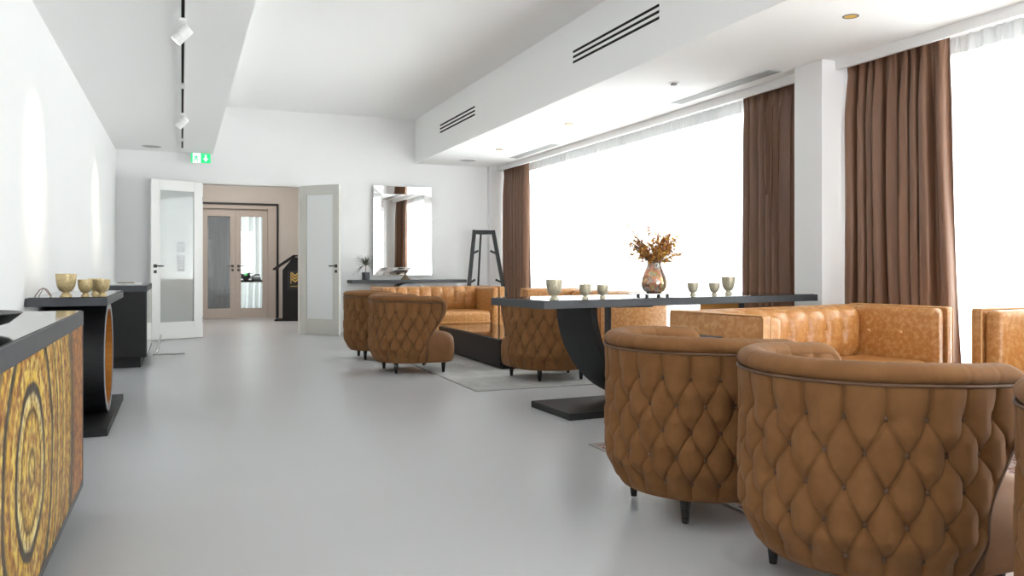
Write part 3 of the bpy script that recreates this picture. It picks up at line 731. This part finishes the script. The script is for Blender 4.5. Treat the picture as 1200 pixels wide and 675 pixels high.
# book, pen tray and sign on the far-left cabinet
b_ = thing('open_guest_book', 'open book lying on the black cabinet by the white door', 'book', (-.53, 9.15, .81), .1)
MB().rbox(-.15, -.002, -.11, .11, 0, .016, .004).build('left_pages', 'paper', b_); MB().rbox(.002, .15, -.11, .11, 0, .016, .004).build('right_pages', 'paper', b_)
p_ = thing('pen', 'brown pen lying across the open book', 'pen', (-.52, 9.08, .8325))
MB().tube([(-.08, 0, 0), (.07, .01, 0)], .006, 8).build('barrel', 'bronze', p_, smooth=60); MB().tube([(.07, .01, 0), (.085, .011, -.001)], [.005, .001], 8).build('tip', 'gold', p_, smooth=60)
s_ = thing('card_holder', 'small black wedge-shaped card holder on the cabinet left corner', 'card holder', (-.72, 8.95, .81))
MB().add([(-.05, -.03, 0), (.05, -.03, 0), (.05, .03, 0), (-.05, .03, 0), (-.05, .02, .06), (.05, .02, .06), (-.05, .03, .06), (.05, .03, .06)],
         [(0, 1, 2, 3), (0, 1, 5, 4), (4, 5, 7, 6), (3, 2, 7, 6), (0, 4, 6, 3), (1, 2, 7, 5)]).build('wedge', 'black', s_)
MB().add([(-.04, -.028, .01), (.04, -.028, .01), (.04, .015, .058), (-.04, .015, .058)], [(0, 1, 2, 3)]).build('card', 'paper', s_, solid=.001)
c_ = thing('door_stop', 'grey bent metal door stop with a loose cord beside the cabinet', 'door stop', (-.27, 10.25, 0))
MB().tube([(-.02, -.35, .012), (.0, -.25, .012), (.015, -.12, .04), (.025, -.02, .10), (.045, .05, .20)], .011, 8).build('arm', 'steel', c_, smooth=60)
MB().tube([(.0, -.28, .006), (.10, -.25, .006), (.20, -.30, .006), (.30, -.26, .006)], .006, 6).build('cord', 'cord', c_, smooth=60)

# vase, tray, flowers on the dining table
VX, VY = 3.10, 4.96
t_ = thing('silver_tray', 'thin silver tray on low feet under the flower vase', 'tray', (VX-.01, VY, TZ), .1)
MB().rbox(-.155, .155, -.10, .10, .012, .018, .002).build('plate', 'silver', t_)
for x in (-.09, .09):
    for y in (-.05, .05): MB().lathe([(.0001, 0), (.012, 0), (.012, .013), (.0001, .013)], 12, (x, y, 0)).build('foot', 'black', t_, smooth=40)
v_ = thing('glass_vase', 'round-bellied iridescent glass vase on the silver tray', 'vase', (VX, VY, TZ+.018))
MB().lathe([(.0001, .0), (.05, .0), (.074, .016), (.088, .05), (.089, .085), (.078, .125), (.060, .165), (.049, .198), (.046, .215), (.043, .215), (.046, .195), (.057, .16), (.074, .12), (.084, .08), (.082, .05), (.06, .014), (.0001, .01)], 40).build('body', 'irid', v_, smooth=60)
f_ = thing('dried_flower_bouquet', 'dried amber and yellow flower bouquet standing in the iridescent vase', 'flowers', (VX, VY, TZ+.018))
rnd = random.Random(5)
stems = MB(); lf = [MB(), MB()]; twigs = MB()
def leafquad(mb, p, d, L_, w):
    d = Vector(d).normalized(); s = d.cross(Vector((rnd.uniform(-1, 1), rnd.uniform(-1, 1), rnd.uniform(-1, 1)))).normalized(); n = d.cross(s)
    p = Vector(p); mb.add([p, p+d*L_*.45+s*w/2+n*w*.12, p+d*L_*.5-n*w*.15, p+d*L_*.45-s*w/2+n*w*.12, p+d*L_], [(0, 1, 2), (0, 2, 3), (1, 4, 2), (3, 2, 4)])
tipl = []
for k in range(64):
    az = rnd.uniform(0, 2*PI); sp = .22*rnd.random()**.6; hh = rnd.uniform(.07, .25)-sp*.33
    tipl.append((sp*math.cos(az), sp*math.sin(az), .215+hh))
tipl += [(-.215, .0, .47), (-.18, -.02, .43), (-.15, .0, .40), (.23, .02, .40), (.18, 0, .40), (-.03, .03, .455), (.10, .0, .42), (-.13, .02, .36), (.14, -.02, .38)]
for (x, y, z) in tipl:
    m1 = Vector((x*.15, y*.15, .21)); m2 = Vector((x*.6, y*.6, lerp(.21, z, .6)+.01)); e_ = Vector((x, y, z))
    stems.tube([(0, 0, .05), m1, m2, e_], [.0022, .0022, .0016, .001], 5)
    for q in range(20):
        t = rnd.uniform(.25, 1.0); p = m1.lerp(m2, t/.6) if t < .6 else m2.lerp(e_, (t-.6)/.4)
        d = Vector((rnd.gauss(x*3, .9), rnd.gauss(y*3, .9), rnd.gauss(.5, .8)))
        far = math.hypot(x, y) > .17
        leafquad(lf[0 if rnd.random() < .58 else 1], p, d, rnd.uniform(.02, .042)*(.75 if far else 1), rnd.uniform(.01, .024)*(.6 if far else 1))
for (x, y, z) in ((-.20, 0, .215), (-.16, .05, .29), (.16, -.02, .255), (.12, .03, .22), (.15, .05, .29), (-.12, -.06, .25), (.13, -.05, .20)):
    p0 = Vector((x*.12, y*.12, .23)); e_ = Vector((x, y, z)); m_ = p0.lerp(e_, .55)+Vector((0, 0, .025))
    twigs.tube([p0, m_, e_], [.002, .0017, .001], 5); twigs.tube([m_, m_.lerp(e_, .6)+Vector((0, .01, .02))], [.0015, .0008], 5)
stems.build('stem', 'trunk', f_, smooth=60)['kind'] = 'stuff'
twigs.build('twig', 'darkseam', f_, smooth=60)['kind'] = 'stuff'
lf[0].build('foliage', 'dry1', f_)['kind'] = 'stuff'; lf[1].build('petals', 'dry2', f_)['kind'] = 'stuff'

# far console: plant and cake stand
CZ = .80
p_ = thing('potted_plant', 'small spiky plant in a charcoal pot on the far console', 'plant', (2.53, 12.0, CZ))
MB().lathe([(.0001, 0), (.052, 0), (.055, .003), (.059, .108), (.055, .11), (.052, .095), (.0001, .09)], 28).build('pot', 'pot', p_, smooth=40)
MB().tube([(0, 0, .09), (.004, 0, .16), (0, .002, .22)], .006, 8).build('stem', 'trunk', p_, smooth=60)
lv = MB(); rnd = random.Random(3)
for k in range(64):
    az = rnd.uniform(0, 2*PI); ln = rnd.uniform(.14, .25); up = rnd.uniform(.0, 1.35); rows = []
    for j in range(7):
        t = j/6; rr = ln*t*math.cos(up*.5)*(.85 if up > .9 else 1); z = .215+ln*(t*math.sin(up)-.75*t*t*(1-up/1.6)); wd = .006*(1-t)**.6+.0006
        c, s = math.cos(az), math.sin(az); rows.append([(c*rr-s*wd, s*rr+c*wd, z), (c*rr, s*rr, z-.002), (c*rr+s*wd, s*rr-c*wd, z)])
    lv.grid(rows)
for v in range(len(lv.v)):
    x, y, z = lv.v[v]; lv.v[v] = (x, min(y, .19), z)
o = lv.build('leaves', 'leaf', p_, smooth=180); o['kind'] = 'stuff'
c_ = thing('cake_stand', 'white topped stand with bronze pedestal foot on the far console', 'cake stand', (3.13, 11.98, CZ))
MB().lathe([(.0001, 0), (.072, 0), (.072, .01), (.045, .03), (.018, .06), (.012, .09), (.022, .12), (.04, .14), (.0001, .14)], 32).build('pedestal', 'bronze', c_, smooth=50)
MB().lathe([(.0001, .14), (.135, .142), (.145, .146), (.145, .152), (.0001, .157)], 40).build('plate', 'marble', c_, smooth=40)

# ------------------------------------------------------------------ ceiling fittings
def vent(label, y0, y1, zc):
    root = thing('slot_vent', label, 'vent', (3.35, (y0+y1)/2, zc)); hy = (y1-y0)/2
    MB().box(-.004, 0, -hy-.01, hy+.01, -.075, .075).build('plate', 'ceil', root)
    for k in (-1, 0, 1): MB().box(-.0055, -.0035, -hy, hy, k*.048-.011, k*.048+.011).build('slot', 'slot', root)
vent('three-slot black air vent high on the bulkhead, nearer one', 5.28, 6.74, 2.928)
vent('three-slot black air vent high on the bulkhead, farther one', 9.45, 10.91, 2.918)
def linear(label, x, y0, y1):
    root = thing('linear_diffuser', label, 'vent', (x, (y0+y1)/2, ZL)); hy = (y1-y0)/2
    MB().box(-.065, .065, -hy, hy, -.004, 0).build('frame', 'grille', root)
    for k in range(3): MB().box(-.045+k*.036, -.030+k*.036, -hy+.02, hy-.02, -.0052, -.0038).build('slot', 'cord', root)
linear('long grey ceiling diffuser near the white pillar', 4.47, 5.32, 6.75)
linear('long grey ceiling diffuser near the far corner curtain', 4.51, 9.6, 11.05)
def downlight(label, x, y):
    root = thing('downlight', label, 'downlight', (x, y, ZL))
    MB().lathe([(.050, 0), (.050, -.004), (.040, -.004), (.040, 0)], 28).build('trim_ring', 'cord', root, smooth=40)
    MB().lathe([(.0001, -.0015), (.040, -.002)], 28).build('reflector', 'brass', root)
downlight('recessed brass downlight nearest the camera, above the nearer curtain', 3.94, 3.98)
downlight('recessed downlight between the two grey ceiling diffusers', 4.0, 8.17)
downlight('recessed downlight closest to the far wall speaker', 4.0, 10.31)
s_ = thing('smoke_detector', 'small square sensor on the low ceiling near the pillar diffuser', 'sensor', (3.95, 6.0, ZL))
MB().lathe([(.0001, -.006), (.045, -.006), (.048, 0)], 24).build('base', 'white', s_, smooth=40); MB().box(-.018, .018, -.018, .018, -.022, -.006).build('sensor', 'cord', s_)
def speaker(label, x, y):
    root = thing('ceiling_speaker', label, 'speaker', (x, y, ZL))
    MB().lathe([(.0001, -.004), (.115, -.004)], 36).build('grille', 'grille', root); MB().lathe([(.115, -.004), (.128, -.006), (.132, 0)], 36).build('ring', 'white', root, smooth=60)
speaker('round ceiling speaker on the right low ceiling by the far wall', 3.98, 11.55)
speaker('round ceiling speaker on the left low ceiling by the far wall', -.367, 11.78)
# lighting track and spots
t_ = thing('lighting_track', 'white ceiling track with dark slot running along the left ceiling', 'light track', (.005, 6.3, ZL))
q = MB(); q.box(-.02, -.008, -5.2, 5.45, -.022, 0); q.box(.012, .02, -5.2, 5.45, -.022, 0); q.box(-.008, .012, -5.2, 5.45, -.006, 0); q.build('rail', 'white', t_)
MB().box(-.008, .012, -5.18, 5.43, -.010, -.006).build('slot', 'slot', t_)
for y in (1.35, 3.4, 4.6): MB().box(-.022, .022, y-.09, y+.09, -.024, -.004).build('coupler', 'white', t_)
def spotlight(label, x, y, target, e):
    root = thing('track_spotlight', label, 'spotlight', (x, y, ZL-.022))
    MB().rbox(-.02, .02, -.09, .09, -.02, 0, .004).build('adapter', 'white', root)
    MB().tube([(0, 0, -.02), (0, 0, -.055)], .007, 8).build('stem', 'white', root, smooth=40)
    d = (Vector(target)-Vector((x, y, ZL-.09))).normalized()
    rot = d.to_track_quat('Z', 'Y').to_matrix().to_4x4(); m4 = Matrix.Translation((0, 0, -.085)) @ rot
    hd = MB().lathe([(.0001, -.06), (.033, -.058), (.036, -.05), (.036, .018), (.034, .020), (.034, .026), (.037, .028), (.037, .062), (.031, .062), (.030, .045), (.0001, .044)], 28).xf(m4).build('head', 'white', root, smooth=40)
    MB().lathe([(.0001, .047), (.028, .047)], 24).xf(m4).build('lens', 'lens', hd)
    l = bpy.data.lights.new('spot_beam', 'SPOT'); l.energy = e; l.color = (1, .86, .66); l.spot_size = math.radians(50); l.spot_blend = 1.0; l.shadow_soft_size = .03
    lo = bpy.data.objects.new('spot_beam', l); C.objects.link(lo)
    p = Vector((x, y, ZL-.107))+d*.07; lo.location = p; lo.rotation_euler = d.to_track_quat('-Z', 'Y').to_euler()
    return root
spotlight('white track spotlight nearer the camera, aimed at the left wall', .005, 5.62, (-.83, 5.70, 1.6), 60)
spotlight('white track spotlight farther down the track, aimed at the left wall', .005, 9.05, (-.83, 9.5, 1.6), 60)

# exit sign hanging from the low ceiling
e_ = thing('exit_sign', 'green emergency exit sign with running figure and down arrow above the doorway', 'exit sign', (.245, 12.12, 2.438))
MB().box(-.128, .128, 0, .02, 0, .135).build('housing', 'white', e_)
MB().box(.0, .128, -.003, 0, 0, .135).build('arrow_panel', 'signgreen', e_)
MB().box(-.128, 0.0, -.003, 0, 0, .135).build('figure_panel', 'signwhite', e_)
q = MB(); q.box(-.128, -.104, -.005, -.003, .0, .135); q.build('doorway_mark', 'signgreen', e_)
def poly(mb, pts, y0, y1):
    n = len(pts); k = len(mb.v); mb.v += [(x, y0, z) for x, z in pts]+[(x, y1, z) for x, z in pts]
    mb.f += [tuple(k+i for i in range(n)), tuple(k+n+i for i in range(n))[::-1]]+[(k+i, k+(i+1) % n, k+n+(i+1) % n, k+n+i) for i in range(n)]
q = MB(); poly(q, [(.052, .115), (.076, .115), (.076, .065), (.10, .065), (.064, .02), (.028, .065), (.052, .065)], -.005, -.003); q.build('arrow', 'signwhite', e_)
q = MB(); q.tube([(-.05, -.004, .107), (-.048, -.004, .107)], .010, 10)
def limb(mb, a, b, w): d = Vector((b[0]-a[0], 0, b[1]-a[1])).normalized(); n = Vector((-d.z, 0, d.x))*w/2; poly(mb, [(a[0]+n.x, a[1]+n.z), (b[0]+n.x, b[1]+n.z), (b[0]-n.x, b[1]-n.z), (a[0]-n.x, a[1]-n.z)], -.005, -.003)
for a_, b_, w_ in (((-.052, .098), (-.062, .060), .020), ((-.055, .09), (-.03, .075), .009), ((-.058, .09), (-.08, .08), .009), ((-.08, .08), (-.085, .062), .009), ((-.06, .062), (-.038, .045), .011), ((-.038, .047), (-.042, .022), .011), ((-.064, .06), (-.078, .035), .011), ((-.078, .037), (-.096, .03), .011)): limb(q, a_, b_, w_)
q.build('running_figure', 'signgreen', e_)

# ------------------------------------------------------------------ lectern in the lobby
l_ = thing('lectern', 'black lectern with slanted top and gold emblem beside the lobby doors', 'lectern', (1.93, 15.45, 0), math.radians(-14))
q = MB().box(-.19, .24, -.18, .18, .03, .93); q.add([(-.19, -.18, .93), (-.19, .18, .93), (.24, .18, .93), (.24, -.18, .93), (.0, -.18, 1.165), (.24, -.18, 1.165), (.0, .18, 1.165), (.24, .18, 1.165)],
    [(0, 3, 5, 4), (1, 6, 7, 2), (0, 4, 6, 1), (3, 2, 7, 5), (4, 5, 7, 6), (0, 1, 2, 3)]); q.build('body', 'blackwood', l_)
q = MB(); q.add([(-.36, -.20, .93), (-.36, .20, .93), (.0, -.20, 1.18), (.0, .20, 1.18), (.26, -.20, 1.18), (.26, .20, 1.18), (-.36, -.20, .955), (-.36, .20, .955), (.0, -.20, 1.205), (.0, .20, 1.205), (.26, -.20, 1.205), (.26, .20, 1.205)],
    [(0, 2, 3, 1), (2, 4, 5, 3), (6, 7, 9, 8), (8, 9, 11, 10), (0, 6, 8, 2), (2, 8, 10, 4), (1, 3, 9, 7), (3, 5, 11, 9), (0, 1, 7, 6), (4, 10, 11, 5)]); q.build('slanted_top', 'blackwood', l_)
MB().box(-.33, .26, -.21, .21, 0, .03).build('base_plate', 'blackwood', l_)
MB().tube([(-.32, 0, .03), (-.32, 0, .94)], .012, 10).build('front_post', 'black', l_, smooth=40)
sg = MB().box(-.10, .17, -.187, -.181, .56, .92).build('emblem_plaque', 'black', l_)
q = MB()
for k in range(3):
    zc = .70+k*.055
    for s in (-1, 1): poly(q, [(.035, zc), (.035, zc+.03), (.035+s*.06, zc+.085), (.035+s*.06, zc+.055)], -.191, -.187)
for s in (-1, 1): q.box(.035+s*.073-.006, .035+s*.073+.006, -.191, -.187, .68, .89)
for k in range(9): q.box(-.045+k*.0185, -.033+k*.0185, -.191, -.187, .625, .642)
q.build('gold_emblem', 'gold', sg)

# back room table with screen
t_ = thing('side_desk', 'slim black table seen through the right lobby door glass', 'table', (1.70, 18.6, 0))
MB().box(-.75, .25, -.22, .22, .655, .70).build('tabletop', 'legblack', t_)
for x in (-.70, -.03, .18):
    for y in (-.17, .17): MB().lathe([(.0001, 0), (.012, 0), (.024, .655), (.0001, .655)], 12, (x, y, 0)).build('leg', 'legblack', t_, smooth=40)
m_ = thing('desk_screen', 'small dark screen with green figure on the back room table', 'screen', (1.29, 18.55, .70))
MB().box(-.10, .10, -.01, .01, .03, .29).build('panel', 'screen', m_); MB().box(-.03, .03, -.013, -.010, .10, .23).build('picture', 'screengreen', m_); MB().box(-.06, .06, -.04, .04, 0, .03).build('stand', 'black', m_)
b_ = thing('desk_telephone', 'black telephone on the back room table beside the screen', 'telephone', (1.50, 18.55, .70))
MB().add([(-.1, -.08, 0), (.1, -.08, 0), (.1, .08, 0), (-.1, .08, 0), (-.1, -.06, .02), (.1, -.06, .02), (.1, .08, .07), (-.1, .08, .07)], [(0, 1, 2, 3), (4, 5, 6, 7), (0, 1, 5, 4), (1, 2, 6, 5), (2, 3, 7, 6), (3, 0, 4, 7)]).build('base', 'black', b_)
MB().tube([(-.08, .0, .07), (-.04, .0, .10), (.04, .0, .12), (.08, .0, .10)], .018, 8).build('handset', 'black', b_, smooth=60)
# small stool behind the dark glass
s_ = thing('low_stool', 'small dark upholstered stool behind the dark lobby door glass', 'stool', (.78, 17.6, 0))
MB().rbox(-.17, .17, -.17, .17, .38, .47, .03).build('seat', 'darkfab', s_, smooth=60)
for x in (-.13, .13):
    for y in (-.13, .13): MB().tube([(x*1.25, y*1.25, 0), (x, y, .39)], .012, 8).build('leg', 'black', s_, smooth=40)
